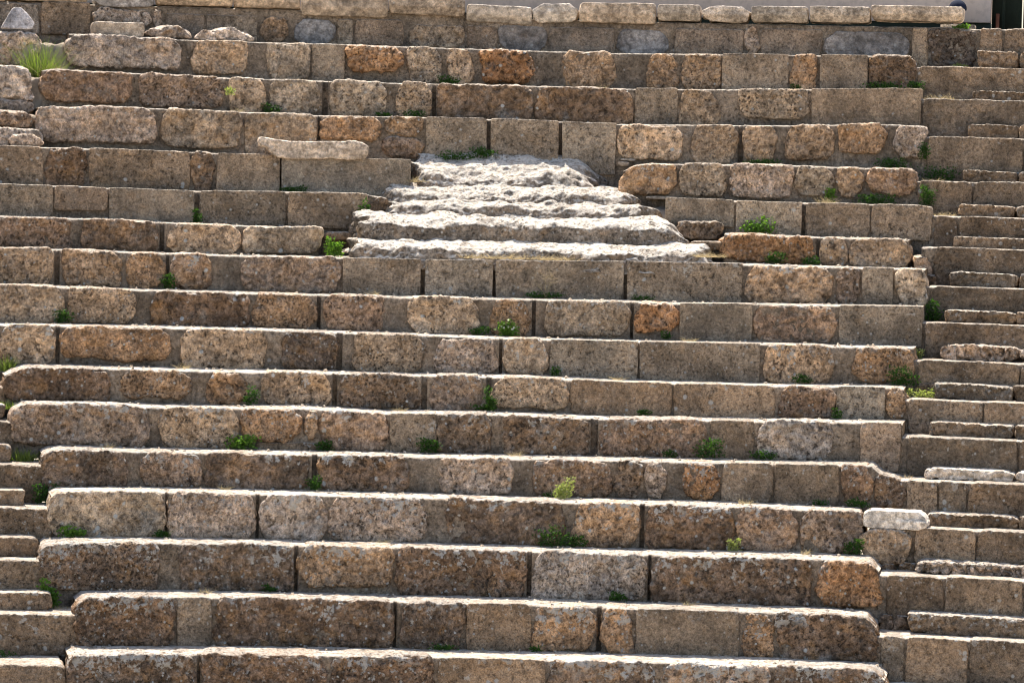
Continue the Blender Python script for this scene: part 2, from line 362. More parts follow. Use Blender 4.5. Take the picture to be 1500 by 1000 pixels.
# ------------------------------------------------------------------ rows: measured top edges (photo pixels) and stones
# each row: segments [xl, xr] of top-edge polylines, stones (x0, x1, kind, dtop, ybottom or None, protrusion)
ROWS = [
 dict(seg=[[(96,48),(180,52),(266,57),(400,61.5),(503,63.5),(637,69),(770,73),(900,77),(1140,79.5),(1340,81.5)]], stones=[
  (96,268,'p',0,100,.05),(281,365,'t',0,110,.02),(366,389,'g'),(390,456,'t'),(457,506,'g',2),(508,591,'r',1,108,.06),(597,647,'t'),(654,695,'t',2),
  (702,785,'r',0,122,.08),(787,821,'g',2),(823,903,'o'),(904,943,'g'),(945,996,'o'),(997,1057,'o'),(1058,1156,'g'),(1157,1199,'o'),(1201,1272,'g'),(1273,1343,'d',0,None,.03)]),
 dict(seg=[[(57,103),(80,100),(190,106),(330,113),(400,115),(503,118.5),(637,122),(770,125),(900,129),(1140,130.5),(1350,129.5)]], stones=[
  (57,195,'b',0,150,.05),(201,331,'b',0,158,.02),(336,392,'t'),(394,472,'t'),(482,567,'t'),(580,633,'t'),(640,781,'d',0,None,.02),(783,928,'d',0,None,.02),
  (930,993,'g'),(995,1054,'t',2),(1056,1079,'g'),(1081,1187,'t',0,176,.02),(1189,1350,'g')]),
 dict(seg=[[(51,156),(200,157),(350,163),(466,168),(621,171),(770,175),(900,181),(1140,183),(1297,181),(1357,184)]], stones=[
  (51,231,'p',0,209,.05),(234,355,'t',0,217,.03),(357,466,'t'),(469,559,'o',0,206,.02),(561,622,'o',0,201,.02),(562,622,'b',31,232,.01),(624,714,'g'),(719,819,'g'),(824,903,'g'),
  (904,1001,'t',2,234,.015),(1012,1081,'t'),(1090,1137,'t'),(1149,1224,'o',2,236,.04),(1226,1300,'o',0,228,.03),(1309,1357,'p',1,233,.04)]),
 dict(seg=[[(-140,206),(0,213),(200,219),(400,227),(530,232),(603,234)],[(908,252),(930,242),(953,239),(1140,241),(1343,248)]], stones=[
  (-140,-40,'h'),(-39,64,'h'),(65,130,'d'),(131,280,'h'),(281,317,'d'),(318,411,'g'),(413,602,'g'),
  (908,992,'o',0,287,.05),(993,1065,'t',0,288,.03),(1067,1164,'p',0,290,.03),(1165,1222,'t',0,289,.02),(1224,1265,'o',0,290,.02),(1269,1344,'b',0,287,.04)]),
 dict(seg=[[(-140,264),(0,269),(80,271.5),(160,275),(290,279.5),(400,280),(530,283),(571,290)],[(975,289),(1140,296),(1340,300),(1367,303)]], stones=[
  (-140,-30,'h'),(-29,79,'h'),(80,159,'k',0,309,.015),(160,285,'g'),(293,420,'h'),(422,540,'h'),(541,571,'d',2,325,.0),
  (975,1076,'g',0,332,0),(1078,1175,'g'),(1180,1275,'h'),(1276,1366,'h')]),
 dict(seg=[[(-140,312),(0,316),(100,319),(230,325),(350,330),(400,332),(473,333)],[(1056,341),(1140,344),(1199,347),(1255,348),(1336,351)]], stones=[
  (-140,-20,'t'),(-18,107,'b'),(117,235,'d'),(246,354,'t',1),(356,473,'t',0,373,.03),
  (1056,1195,'r',0,386,.03),(1201,1242,'t'),(1243,1336,'t',0,None,.02),(1337,1367,'b',24,414,.02)]),
 dict(seg=[[(-140,358),(0,363),(80,365),(200,369),(320,373),(400,375),(503,377),(622,380),(770,382),(917,383),(1105,386.5),(1260,391.5),(1360,394)]], stones=[
  (-140,-30,'b'),(-28,80,'t'),(89,180,'o'),(183,244,'o',0,None,.02),(248,312,'b'),(313,350,'g',1),(352,500,'b'),(502,617,'g'),(623,723,'g'),(726,914,'g'),(919,1088,'g'),
  (1090,1221,'o',1),(1223,1262,'b'),(1263,1309,'g'),(1311,1359,'t')]),
 dict(seg=[[(-140,411),(0,417),(95,420),(200,424),(370,428.5),(503,432.5),(637,436),(770,438),(916,441),(996,444),(1140,445),(1228,447),(1352,449)]], stones=[
  (-140,-10,'b'),(-8,95,'t'),(99,200,'t',0,475,.03),(220,368,'n',1,None,.02),(370,465,'o',0,None,.0),(474,565,'b'),(566,594,'g',2),(596,704,'t'),(714,780,'o'),(798,924,'t',0,494,.02),(928,995,'r',1,489,.03),
  (996,1103,'g'),(1104,1227,'b'),(1229,1352,'g')]),
 dict(seg=[[(-140,470),(5,475),(80,476),(240,479),(400,483),(517,487),(637,491),(770,496),(927,500),(1140,504),(1228,507),(1344,509)]], stones=[
  (-140,-2,'b'),(2,83,'t'),(88,251,'o',0,528,.03),(264,394,'t'),(410,494,'n'),(515,622,'t',0,None,.02),(637,732,'p',2),(735,804,'t'),(806,935,'g'),(937,1114,'g'),(1117,1223,'t'),(1224,1247,'k',2),(1249,1340,'o',1,561,.02)]),
 dict(seg=[[(2,551),(18,543),(40,536.5),(150,539),(300,543),(445,545),(621,550),(770,552),(828,555),(911,559),(1140,565),(1297,567),(1329,569)]], stones=[
  (2,162,'n',0,None,.04),(174,281,'o',1,584,.02),(300,363,'o'),(380,488,'t'),(494,618,'d'),(627,713,'b'),(721,834,'t',0,599,.01),(836,985,'h'),(986,1136,'h'),(1138,1225,'b'),(1226,1297,'g'),(1298,1329,'o')]),
 dict(seg=[[(14,603),(38,590.5),(150,592),(230,596),(345,598),(442,597),(500,601),(567,605),(640,605),(770,608),(873,612.5),(1140,617),(1327,619.5)]], stones=[
  (14,222,'b',0,None,.04),(233,350,'t',0,None,.015),(352,443,'o',0,647,.03),(446,466,'o',4,647,.02),(376,465,'h',51,664,.0),(467,570,'b'),(571,640,'h'),(641,722,'d'),(723,735,'g'),(737,866,'d'),(877,1040,'b'),(1041,1106,'h'),(1107,1222,'p'),(1223,1260,'g'),(1261,1320,'k')]),
 dict(seg=[[(58,668),(72,660),(90,656.5),(200,661),(400,664),(640,669),(770,671.5),(991,676),(1140,679),(1276,682),(1290,694),(1326,705)]], stones=[
  (58,187,'n',0,None,.03),(188,204,'g'),(205,298,'b'),(300,458,'n'),(465,600,'n'),(601,640,'h'),(641,752,'p'),(753,779,'g'),(781,898,'b'),(900,942,'d'),(944,977,'p'),(978,995,'g'),(996,1057,'r'),(1058,1133,'h'),(1135,1231,'h'),(1233,1279,'b'),(1280,1326,'n')]),
 dict(seg=[[(70,727),(84,720),(150,719),(400,723.5),(637,729),(770,734),(1000,739),(1140,744),(1262,750)]], stones=[
  (70,243,'t',0,None,.03),(245,376,'p'),(380,480,'p'),(481,628,'p'),(629,651,'g'),(652,828,'n'),(836,938,'o'),(944,1076,'n'),(1078,1170,'b'),(1171,1267,'b'),(1262,1338,'t',24,826,.05)]),
 dict(seg=[[(58,805),(68,797),(100,794),(200,794),(400,798.5),(557,801.5),(770,807),(940,812),(1140,816),(1274,821.5),(1292,842)]], stones=[
  (58,235,'n',0,None,.03),(236,262,'g'),(263,432,'n',0,None,.02),(437,577,'o',0,861,.02),(579,773,'n'),(779,950,'p',0,None,.02),(954,1194,'n'),(1196,1296,'r',0,889,.04)]),
 dict(seg=[[(108,888),(125,875),(200,873),(400,876),(570,881),(770,885),(940,891),(1140,896.5),(1268,903),(1287,926)]], stones=[
  (108,258,'n',0,None,.04),(259,312,'h'),(313,577,'n'),(585,682,'n'),(683,779,'h'),(781,875,'o'),(881,930,'o'),(931,1084,'h'),(1086,1136,'o',2),(1138,1287,'n')]),
 dict(seg=[[(96,964),(110,957),(300,957.5),(400,958.5),(570,961),(770,965),(940,969),(1140,975),(1280,982),(1300,1000)]], stones=[
  (96,290,'n',0,None,.03),(293,480,'n'),(482,640,'n'),(642,800,'h'),(802,960,'n'),(962,1130,'b'),(1132,1300,'n')]),
]
NR = len(ROWS)
CUT_R = [98.5, 145.5, 200.5, 266, 316.5, 363, 420, 473.5, 529.5, 587, 642.5, 706, 776, 846.5, 936, 1015]   # stair treads right of the seats
def fixed_line(pts):
    a = np.array(pts, float); return a[:, 0], a[:, 1]
def ytop(n, x):
    best = None
    for s in ROWS[n]['seg']:
        X, Y = fixed_line(s)
        if X[0] - 3 <= x <= X[-1] + 3: return float(np.interp(x, X, Y))
        v = float(np.interp(x, X, Y)); dd = min(abs(x - X[0]), abs(x - X[-1]))
        if best is None or dd < best[0]: best = (dd, v)
    return best[1]
def ztop(n, x):
    if n >= NR: return ztop(NR - 1, x) - 0.42 * (n - NR + 1)
    return cyl(x, ytop(n, x), RAD(n))[1]
def zbase(n, x):
    """tread level at the foot of riser n"""
    if n + 1 >= NR: return ztop(NR - 1, x) - 0.42
    return ztop(n + 1, x)

def strip_mesh(name, ths, prof_fn, mat, noise_amp=0.01, freq=6.0, seed=0):
    """sweep a profile (list of (R, z) per theta, same count) along theta; closed with end caps"""
    pr = [prof_fn(t) for t in ths]
    m = len(pr[0]); A = np.array(pr)          # nt, m, 2
    th = np.repeat(np.array(ths)[:, None], m, 1).ravel()
    co = world(th, A[:, :, 0].ravel(), A[:, :, 1].ravel())
    d = noise_amp * perlin(co * freq + seed) + noise_amp * 0.7 * perlin(co * freq * 3.7 + seed) + noise_amp * 0.4 * perlin(co * freq * 11 + seed)
    co[:, 2] += d; rad = np.stack([np.sin(th), np.cos(th), 0 * th], -1); co -= rad * d[:, None]
    nt = len(ths)
    I, J = np.meshgrid(np.arange(nt - 1), np.arange(m - 1), indexing='ij'); I = I.ravel(); J = J.ravel()
    q = np.stack([I * m + J, (I + 1) * m + J, (I + 1) * m + J + 1, I * m + J + 1], 1)
    c0 = len(co)
    caps = np.concatenate([co[:m].mean(0)[None] * 0 + co[:m][[m - 1]] * 0 + np.array([[co[m - 1, 0], co[m - 1, 1], co[0, 2]]]),
                           np.array([[co[-1, 0], co[-1, 1], co[-m, 2]]])])
    co = np.concatenate([co, caps])
    tris = [(c0, j + 1, j) for j in range(m - 1)] + [(c0 + 1, (nt - 1) * m + j, (nt - 1) * m + j + 1) for j in range(m - 1)]
    return mesh_from(name, co, q, mat, True, tris)

def core(parent, R, zt_fn, zb_fn, t0, t1, Rback, rec=0.036, drop=0.010, name='mortar_core', lich=0.1, mat='mortar', step=0.035, amp=0.007, gaps=()):
    n = max(3, int((t1 - t0) * R / step)); ths = np.linspace(t0, t1, n); rec0 = rec
    for ga, gb in gaps:
        e = 0.004 / R; ths = ths[(ths < ga - e) | (ths > gb + e)]
        ths = np.sort(np.concatenate([ths, [ga - e, ga, (ga + gb) / 2, gb, gb + e]]))
    def prof(t):
        rec = 0.15 if any(ga - 1e-7 <= t <= gb + 1e-7 for ga, gb in gaps) else rec0
        zt = zt_fn(t) - drop; zb = zb_fn(t) - 0.12
        zs = np.linspace(zb, zt - 0.03, 10)
        p = [(R + rec + 0.004 * (i % 2), z) for i, z in enumerate(zs)]
        p += [(R + rec + 0.012, zt - 0.008), (R + rec + 0.04, zt)]
        for r in np.linspace(R + rec + 0.08, Rback, 16): p.append((r, zt))
        return p
    me = strip_mesh(name, ths, prof, MAT[mat], amp, 7.0, rnd.random() * 50)
    c = (0.245, 0.187, 0.132, lich)
    return link(name, me, parent, c)

GAPS = {1: [(473, 481), (634, 639)], 2: [(466, 470), (714, 719), (819, 824), (1082, 1089)], 3: [(411, 414)], 4: [(286, 292), (1175, 1180)], 5: [(235, 241), (1196, 1201)],
        6: [(81, 88), (244, 248), (617, 623), (723, 727), (915, 919)], 7: [(465, 470), (780, 785), (924, 928)], 8: [(83, 88), (494, 502), (732, 736)], 9: [(488, 494), (618, 626), (713, 720)],
        10: [(866, 876)], 11: [(458, 465)], 12: [(243, 246), (376, 380), (938, 944)], 13: [(432, 437), (773, 779), (950, 954)], 14: [(577, 581), (875, 881)], 15: [(290, 294)]}
ORD = ['first', 'second', 'third', 'fourth', 'fifth', 'sixth', 'seventh', 'eighth', 'ninth', 'tenth', 'eleventh', 'twelfth',
       'thirteenth', 'fourteenth', 'fifteenth', 'sixteenth', 'seventeenth', 'eighteenth']
ROWTXT = {
 (0,0): 'top stone seat row below the slab-topped wall, with bulging orange blocks',
 (1,0): 'second stone seat row from the top, brown pitted blocks in the middle',
 (2,0): 'third stone seat row from the top, just above the white eroded steps',
 (3,0): 'stained seat row left of the white eroded steps, carrying the long loose slab',
 (3,1): 'row of six tan seat stones at the upper right of the eroded steps',
 (4,0): 'plain grey-brown seat row left of the eroded steps, second row from their top',
 (4,1): 'smooth grey seat row right of the eroded steps, above the orange block row',
 (5,0): 'short seat row left of the eroded steps, ending before a dark grassy gap',
 (5,1): 'short seat row starting with a rusty orange block right of the eroded steps',
 (6,0): 'seat row directly beneath the white eroded steps, with smooth grey blocks in the middle',
 (7,0): 'second seat row beneath the white eroded steps, of tan blocks',
 (8,0): 'third seat row beneath the eroded steps, with a long grey stretch right of centre',
 (9,0): 'fourth seat row beneath the eroded steps, lumpy pebbly block at its left end',
 (10,0): 'fifth seat row beneath the eroded steps, orange block over a ledge left of centre',
 (11,0): 'sixth seat row beneath the eroded steps, sloping down at its right end',
 (12,0): 'fourth seat row from the bottom, pale lichened blocks at left',
 (13,0): 'third seat row from the bottom, with a round orange block at its right end',
 (14,0): 'second seat row from the bottom, long dark lichened blocks',
 (15,0): 'lowest seat row along the bottom edge of the picture',
}
def lich_of(n, kind):
    base = min(0.95, 0.18 + 0.05 * n)
    if kind in 'gkh': base *= 0.75
    return base + rnd.uniform(-0.12, 0.12)

row_objs = {}
for n, rw in enumerate(ROWS):
    R = RAD(n)
    for si, sg in enumerate(rw['seg']):
        X, Y = fixed_line(sg)
        root = thing('seating_row', ROWTXT[(n, si)], 'seat row', 'rows of stone seats')
        row_objs[(n, si)] = root
        ths = [cyl(x, y, R)[0] for x, y in sg]; zs = [cyl(x, y, R)[1] for x, y in sg]
        tt = lambda t, a=ths, b=zs: float(np.interp(t, a, b))
        tb_t = []; tb_z = []
        for x in np.linspace(X[0], X[-1], 24):
            tb_t.append(cyl(x, ytop(n, x), R)[0]); tb_z.append(zbase(n, x))
        tb = lambda t, a=tb_t, b=tb_z: float(np.interp(t, a, b))
        tbb = (lambda t: ztop(6, 700) - 0.1) if n in (2, 3, 4, 5) else tb
        core(root, R, tt, tbb, cyl(X[0] + 5, Y[0], R)[0], cyl(X[-1] - 5, Y[-1], R)[0], (RAD(4) if n == 6 else RAD(n - 1)) + 0.10, lich=0.1 + 0.02 * n,
             gaps=[(cyl(ga, ytop(n, ga), R)[0], cyl(gb, ytop(n, gb), R)[0]) for ga, gb in GAPS.get(n, []) if X[0] < ga and gb < X[-1]])
        for st in rw['stones']:
            x0, x1, kd = st[0], st[1], st[2]
            if kd in 'gkh' and x1 - x0 < 40: continue
            if not (x0 >= X[0] - 6 and x1 <= X[-1] + 80 and (si == len(rw['seg']) - 1 or x1 <= X[-1] + 6)): continue
            dt = st[3] if len(st) > 3 else 0; yb = st[4] if len(st) > 4 else None
            pr = st[5] if len(st) > 5 else (rnd.uniform(0.0, 0.02) if kd not in 'gkh' else rnd.uniform(-0.008, 0.012))
            xm = (x0 + x1) / 2
            inset = 2 if kd not in 'gkh' else 0
            ym = ytop(n, xm)
            zL = cyl(x0, ytop(n, x0 + 2) + dt, R)[1]; zR = cyl(x1, ytop(n, x1 - 2) + dt, R)[1]
            zM = cyl(xm, ym + dt, R)[1]
            z1 = zM + (0.006 if kd in 'gkh' else rnd.uniform(0.0, 0.018))
            if yb is None: z0 = zbase(n, xm) - 0.03
            else: z0 = cyl(xm, yb, R)[1]
            dep = rnd.uniform(0.34, 0.5)
            kw = {}
            if kd in 'gkh': kw['res'] = 0.022
            if dt < 5: kw['hfac'] = [max(0.25, (cyl(xx, ytop(n, min(max(xx, X[0]), X[-1])) + dt, R)[1] - z0 + (z1 - zM)) / (z1 - z0)) for xx in np.linspace(x0, x1, 17)]
            place_block('stone', root, kd, R, x0, x1, z0, z1, dep, pr, lich_of(n, kd), pym=ym, **kw)

def gravel(root, n, x0, x1, count, seed):
    rs = np.random.default_rng(seed); co = []; q = []
    base = np.array([(-1, -1, 0), (1, -1, 0), (1, 1, 0), (-1, 1, 0), (-.6, -.5, 1), (.5, -.6, 1), (.6, .5, 1), (-.5, .6, 1)], float)
    fq = [(0, 1, 5, 4), (1, 2, 6, 5), (2, 3, 7, 6), (3, 0, 4, 7), (4, 5, 6, 7)]
    for _ in range(count):
        x = rs.uniform(x0 + 8, x1 - 8); R = RAD(n) + (0.10 + 0.60 * rs.random() ** 0.6)
        th = cyl(x, ytop(n, x), RAD(n))[0]; z = ztop(n, x) - 0.012
        sz = 0.004 + 0.012 * rs.random() ** 3; a = rs.uniform(0, 6.28); ca, sa = math.cos(a), math.sin(a)
        v = base * (sz * np.array([rs.uniform(.7, 1.6), rs.uniform(.7, 1.4), rs.uniform(.9, 1.8)])) * rs.uniform(.75, 1.25, (8, 3))
        v = np.stack([v[:, 0] * ca - v[:, 1] * sa, v[:, 0] * sa + v[:, 1] * ca, v[:, 2]], 1)
        c = world(np.array([th]), R, np.array([z]))[0]; i0 = len(co)
        co.extend(list(v + c)); q.extend([tuple(i0 + k for k in f) for f in fq])
    o = link('gravel', mesh_from('gravel', np.array(co), q, MAT['rough'], False), root, (0.42, 0.33, 0.24, 0.2)); o['kind'] = 'stuff'
for (n, si), root in row_objs.items():
    if n < 5: continue
    sg = ROWS[n]['seg'][si]; gravel(root, n, sg[0][0], sg[-1][0], int((sg[-1][0] - sg[0][0]) * 0.28), 300 + n * 3 + si)

# hidden lower rows continuing below the picture, down to the orchestra
for n in (NR, NR + 1):
    R = RAD(n)
    root = thing('seating_row', ['lower seat row just below the bottom edge of the picture', 'lowermost seat row at the orchestra floor'][n - NR], 'seat row', 'rows of stone seats')
    t0, t1 = cyl(-140, 900, R)[0], cyl(1640, 900, R)[0]
    zt = ztop(n, 700); core(root, R, lambda t: zt, lambda t: zt - 0.45, t0, t1, RAD(n - 1) + 0.1)
    x = -140
    while x < 1600:
        w = rnd.uniform(110, 220); place_block('stone', root, rnd.choice('nbdh'), R, x, min(x + w, 1640), zt - 0.45, zt + 0.01, 0.45, 0.01, 0.8, pym=900, res=0.03); x += w + 4

# ------------------------------------------------------------------ right-hand stairway
def zcut(n, x=1410): return cyl(x, CUT_R[n], RAD(n))[1]
stair_r = thing('stairway', 'stone stairway climbing along the right edge of the seat rows', 'stairway')
ROW_END = [1344, 1351, 1358, 1345, 1368, 1368, 1361, 1354, 1345, 1330, 1328, 1328, 1339, 1298, 1289, 1302]
JO = {0: [1512], 1: [1530], 2: [1500], 3: [1425, 1540], 4: [1404, 1520], 5: [1505], 6: [1535], 7: [1510], 8: [1495], 9: [1441, 1560], 10: [1492], 11: [1374, 1417, 1520], 12: [1430, 1530], 13: [1385, 1500], 14: [1326, 1420, 1530], 15: [1400, 1520]}
for n in range(NR):
    R = RAD(n); zt = zcut(n); zb = zcut(n + 1) if n + 1 < NR else zt - 0.45
    t0, t1 = cyl(ROW_END[n] - 22, 500, R)[0], cyl(1660, 500, R)[0]
    core(stair_r, R, lambda t: zt, lambda t: zb, t0, t1, RAD(n - 1) + 0.10, lich=0.2)
    xs = [ROW_END[n]] + JO[n] + [1660]
    for a, b in zip(xs[:-1], xs[1:]):
        place_block('riser_stone', stair_r, rnd.choice('ssh'), R, a + 0.5, b - 0.5, zb - 0.03, zt + rnd.uniform(0, .008), rnd.uniform(.4, .5), rnd.uniform(-.004, .01), lich_of(n, 'h'), pym=CUT_R[n], slope_z=-0.012, res=0.02)
STEP_R = [(1432,74),(1425,132.5),(1418,181.5),(1411,249),(1404,298.5),(1397,346),(1390,397.5),(1383,453),(1375,503),(1368,560),(1361,617),(1354,684),(1357,750),(1339,820),(1330,897)]
SK = 'sshsshsspsswsps'
for n, (x0, y0) in enumerate(STEP_R):
    R = RAD(n - 1); zt = cyl(x0, y0, R - 0.3)[1]; zb = zcut(n)
    ends = [x0, 1475 + rnd.randint(8, 50), 1660]
    for a, b in zip(ends[:-1], ends[1:]):
        place_block('step', stair_r, SK[n], R - 0.36, a, b - 1, zb - 0.02, max(zt, zb + 0.09), 0.40, 0, lich_of(n, 'p') + .1, pym=y0, res=0.016, slope_z=-0.015 if b < 1650 else 0, rr=0.018, lump=3.0)

for x0, x1, ya, yb, n in ((1286, 1316, 824, 854, 12), (1312, 1346, 822, 854, 12), (1286, 1312, 896, 934, 13), (1308, 1334, 900, 936, 13), (1336, 1372, 400, 422, 5), (1340, 1372, 560, 590, 8)):
    R = RAD(n); place_block('rubble_stone', stair_r, 'd', R - .06, x0, x1, cyl(x0, yb, R)[1], cyl(x0, ya, R)[1], .3, 0, .4, pym=ya, rr=.03)
# ------------------------------------------------------------------ left-hand stairway (lower part) and its ruined upper end
stair_l = thing('stairway', 'stone stairway at the lower left corner beside the seat rows', 'stairway')
CUT_L = {8: 533, 9: 565, 10: 617, 11: 680, 12: 744, 13: 819, 14: 899, 15: 972}
END_L = {8: 6, 9: 10, 10: 22, 11: 66, 12: 80, 13: 68, 14: 130, 15: 100}
def zcl(n): return cyl(10, CUT_L[n], RAD(n))[1]
for n in range(9, NR):
    R = RAD(n); zt = zcl(n); zb = zcl(n + 1) if n + 1 < NR else zt - 0.45
    t0, t1 = cyl(-150, 500, R)[0], cyl(END_L[n], 500, R)[0]
    core(stair_l, R, lambda t: zt, lambda t: zb, t0, t1, RAD(n - 1) + 0.10, lich=0.3)
    xs = [-150, -45, END_L[n]]
    for a, b in zip(xs[:-1], xs[1:]):
        place_block('riser_stone', stair_l, 's', R, a, b - 1, zb - 0.03, zt + rnd.uniform(0, .01), .48, rnd.uniform(0, .015), lich_of(n, 'h') * .8, pym=CUT_L[n], rr=0.04, slope_z=-0.02)
for n, x1, y0 in ((10, 8, 590), (11, 18, 650), (12, 37, 716), (13, 57, 785), (14, 77, 866)):
    R = RAD(n - 1); zt = cyl(x1, y0, R - 0.3)[1]; zb = zcl(n)
    for a, b in ((-150, -60), (-59, x1)):
        place_block('step', stair_l, 's', R - 0.36, a, b, zb - 0.02, max(zt, zb + 0.1), 0.40, 0, .7, pym=y0, rr=0.025)

ruin = thing('ruined_stair_end', 'heap of broken rough stones at the upper left beside the grass tuft', 'rubble')
def ruin_z(px, py, n): return cyl(px, py, RAD(n))[1]
for n, x0, x1, y0, y1, kd, dep, pr in ((0, -140, -62, 40, 100, 'b', .6, .02), (0, -60, 62, 43, 98, 'p', .6, .0), (1, -140, -50, 96, 160, 'b', .6, .1), (1, -70, 46, 92, 142, 'p', .7, .25),
        (1, -140, 50, 138, 166, 'p', .7, .3), (2, -140, -30, 160, 212, 'b', .6, .1), (2, -60, 50, 158, 186, 'b', .5, .12), (2, -70, 60, 184, 214, 'p', .6, .3), (2, 10, 62, 196, 218, 'p', .4, .42)):
    place_block('stone', ruin, kd, RAD(n), x0, x1, ruin_z(x0, y1, n), ruin_z(x0, y0, n), dep, pr, .35, pym=y0, rr=.08, lump=1.3, slope_z=-.05 if x1 < 55 else -.02)
for n, x0, x1, ya, yb in ((0, -150, 110, 62, 110), (1, -150, 70, 112, 165), (2, -150, 66, 168, 214)):
    R = RAD(n); za = ruin_z(20, ya, n); zb = ruin_z(20, yb, n)
    core(ruin, R, lambda t: za, lambda t: zb - .1, cyl(x0, 100, R)[0], cyl(x1, 100, R)[0], RAD(n - 1) + .1, name='earth_fill', mat='earth', amp=.03)

# ------------------------------------------------------------------ parapet wall with coping slabs above the top row
RZ = RAD(-1)
par = thing('parapet_wall', 'rubble wall topped with moulded coping slabs above the top seat row', 'wall')
def zz(x, y, R=RZ): return cyl(x, y, R)[1]
for (x0, x1, yt) in ((-140, 682, 9), (682, 1412, 33)):
    t0, t1 = cyl(x0, 30, RZ)[0], cyl(x1, 30, RZ)[0]
    core(par, RZ, lambda t: zz((x0 + x1) / 2, yt), lambda t: ztop(0, 700) - 0.1 + (0.12 if x1 < 700 else 0), t0, t1, RZ + 0.75, rec=0.03, lich=.15)
# facing stones
for x0, x1, yt, yb, kd, pr in ((-140, -30, 8, 45, 'k', .0), (-28, 58, 4, 48, 'k', .01), (60, 134, 2, 48, 'h', .02), (136, 222, 12, 36, 'p', .03), (224, 240, 14, 46, 'p', .02), (243, 300, 20, 58, 'k', .0), (302, 378, 22, 60, 'h', .0),
        (381, 424, 25, 60, 'o', .02), (432, 492, 28, 63, 'q', .02), (494, 518, 28, 63, 'g', .0), (520, 592, 28, 64, 'k', .0), (600, 682, 36, 68, 't', .0),
        (684, 729, 37, 72, 'k', .0), (731, 802, 37, 75, 'q', .0), (804, 902, 40, 78, 'k', .0), (904, 980, 43, 78, 'q', .0), (988, 1090, 42, 79, 'k', .0), (1092, 1112, 38, 79, 'p', .0), (1114, 1206, 42, 80, 'k', .0), (1208, 1334, 46, 84, 'q', .01), (1336, 1360, 40, 100, 'g', .0)):
    xm = (x0 + x1) / 2
    place_block('facing_stone', par, kd, RZ, x0, x1, zz(xm, yb + 4), zz(xm, yt), .3, pr, .15, pym=yt, slope_z=-.0, rr=.03)
def coping(P, a, b):
    zf = (P[:, 2] + b) / (2 * b)
    P[:, 1] += np.clip(0.45 - zf, 0, 1) * 0.13 * np.clip(1 - P[:, 1] / 0.2, 0, 1)
    return P
for x0, x1, yt, yb, kd, pr, sl in ((-140, 10, -26, 0, 'c', .06, 0), (12, 130, -24, 2, 'c', .06, 0), (138, 226, -14, 10, 'm', .06, 0), (230, 341, -12, 8, 'c', .07, 0), (344, 440, -10, 12, 'c', .08, 0), (442, 569, -5, 24, 'c', .08, 0), (571, 681, -4, 22, 'c', .09, -.02),
        (684, 779, 8, 34, 'c', .05, -.03), (781, 848, 5, 33, 'w', .07, 0), (849, 961, 4, 34, 'c', .09, 0), (963, 1027, 6, 31, 'c', .07, 0), (1028, 1099, 9, 33, 'w', .07, 0), (1101, 1184, 9, 33, 'c', .08, 0), (1186, 1275, 9, 33, 'c', .08, 0), (1277, 1411, 8, 31, 'c', .10, 0)):
    xm = (x0 + x1) / 2
    place_block('coping_slab', par, kd, RZ, x0, x1, zz(xm, yb, RZ - pr), zz(xm, yt, RZ - pr), .62, pr, .25, pym=yt, slope_z=sl, profile=coping, corner=2.2 if kd == 'w' else 1.0, rr=.02)
# rough dark stones right of the coping, top of the right stair
for x0, x1, yt, kd in ((1361, 1432, 42, 'n'), (1434, 1470, 40, 's'), (1471, 1560, 40, 's'), (1561, 1660, 41, 's')):
    place_block('riser_stone', stair_r, kd, RZ, x0, x1, zz(1400, 101), zz(1400, yt), .6, .0, .2, pym=60, rr=.04)
core(stair_r, RZ, lambda t: zz(1400, 41), lambda t: zz(1400, 101), cyl(1350, 60, RZ)[0], cyl(1660, 60, RZ)[0], RZ + .8, lich=.2)

# walkway and plastered wall behind the parapet
ZW = zz(1400, 41) - 0.03
def arc_slab(name, R0, R1, x0, x1, z0, z1, mat, parent=None, nseg=40, color=None):
    ts = np.linspace(cyl(x0, 20, R0)[0], cyl(x1, 20, R0)[0], nseg)
    co = []; q = []
    for t in ts:
        for r, z in ((R0, z0), (R0, z1), (R1, z1), (R1, z0)): co.append(world(np.array([t]), r, np.array([z]))[0])
    for i in range(nseg - 1):
        for j in range(4):
            a = i * 4 + j; b = i * 4 + (j + 1) % 4; q.append((a, a + 4, b + 4, b))
    q.append((0, 1, 2, 3)); e = (nseg - 1) * 4; q.append((e + 3, e + 2, e + 1, e))
    return link(name, mesh_from(name, co, q, mat, False), parent, color)
tag(arc_slab('walkway', RZ + 0.5, RZ + 3.2, -150, 1660, ZW - 0.3, ZW, MAT['earth']), kind='structure')
RB = RZ + 3.0
bw = thing('back_wall', 'pale grey plastered wall behind the coping slabs along the top', 'wall')
ZB = cyl(1430, 33, RB)[1]
arc_slab('wall_face', RB, RB + 0.5, -150, 1451, ZB, ZB + 1.5, MAT['plaster'], bw)
arc_slab('dark_base_strip', RB + 0.06, RB + 0.5, -150, 1451, ZW - 0.2, ZB - 0.004, MAT['door'], bw)  # dark strip filling the height below the wall face
arc_slab('wall_face', RB, RB + 0.5, 1545, 1660, ZW - 0.2, ZB + 2.5, MAT['plaster'], bw, 8)
arc_slab('lintel', RB + 0.003, RB + 0.497, 1452, 1544, ZB + 2.0, ZB + 2.49, MAT['plaster'], bw, 8)
dr = thing('door', 'dark green door with a rusty post at the top right corner', 'door')
arc_slab('door_leaf', RB + 0.25, RB + 0.31, 1453, 1497, ZW - 0.05, ZB + 1.98, MAT['door'], dr, 6)
arc_slab('door_leaf', RB + 0.26, RB + 0.32, 1499, 1543, ZW - 0.05, ZB + 1.98, MAT['door'], dr, 6)
arc_slab('post', RB + 0.10, RB + 0.16, 1459, 1464, ZW - 0.05, ZB + 0.12, MAT['rust'], dr, 3)
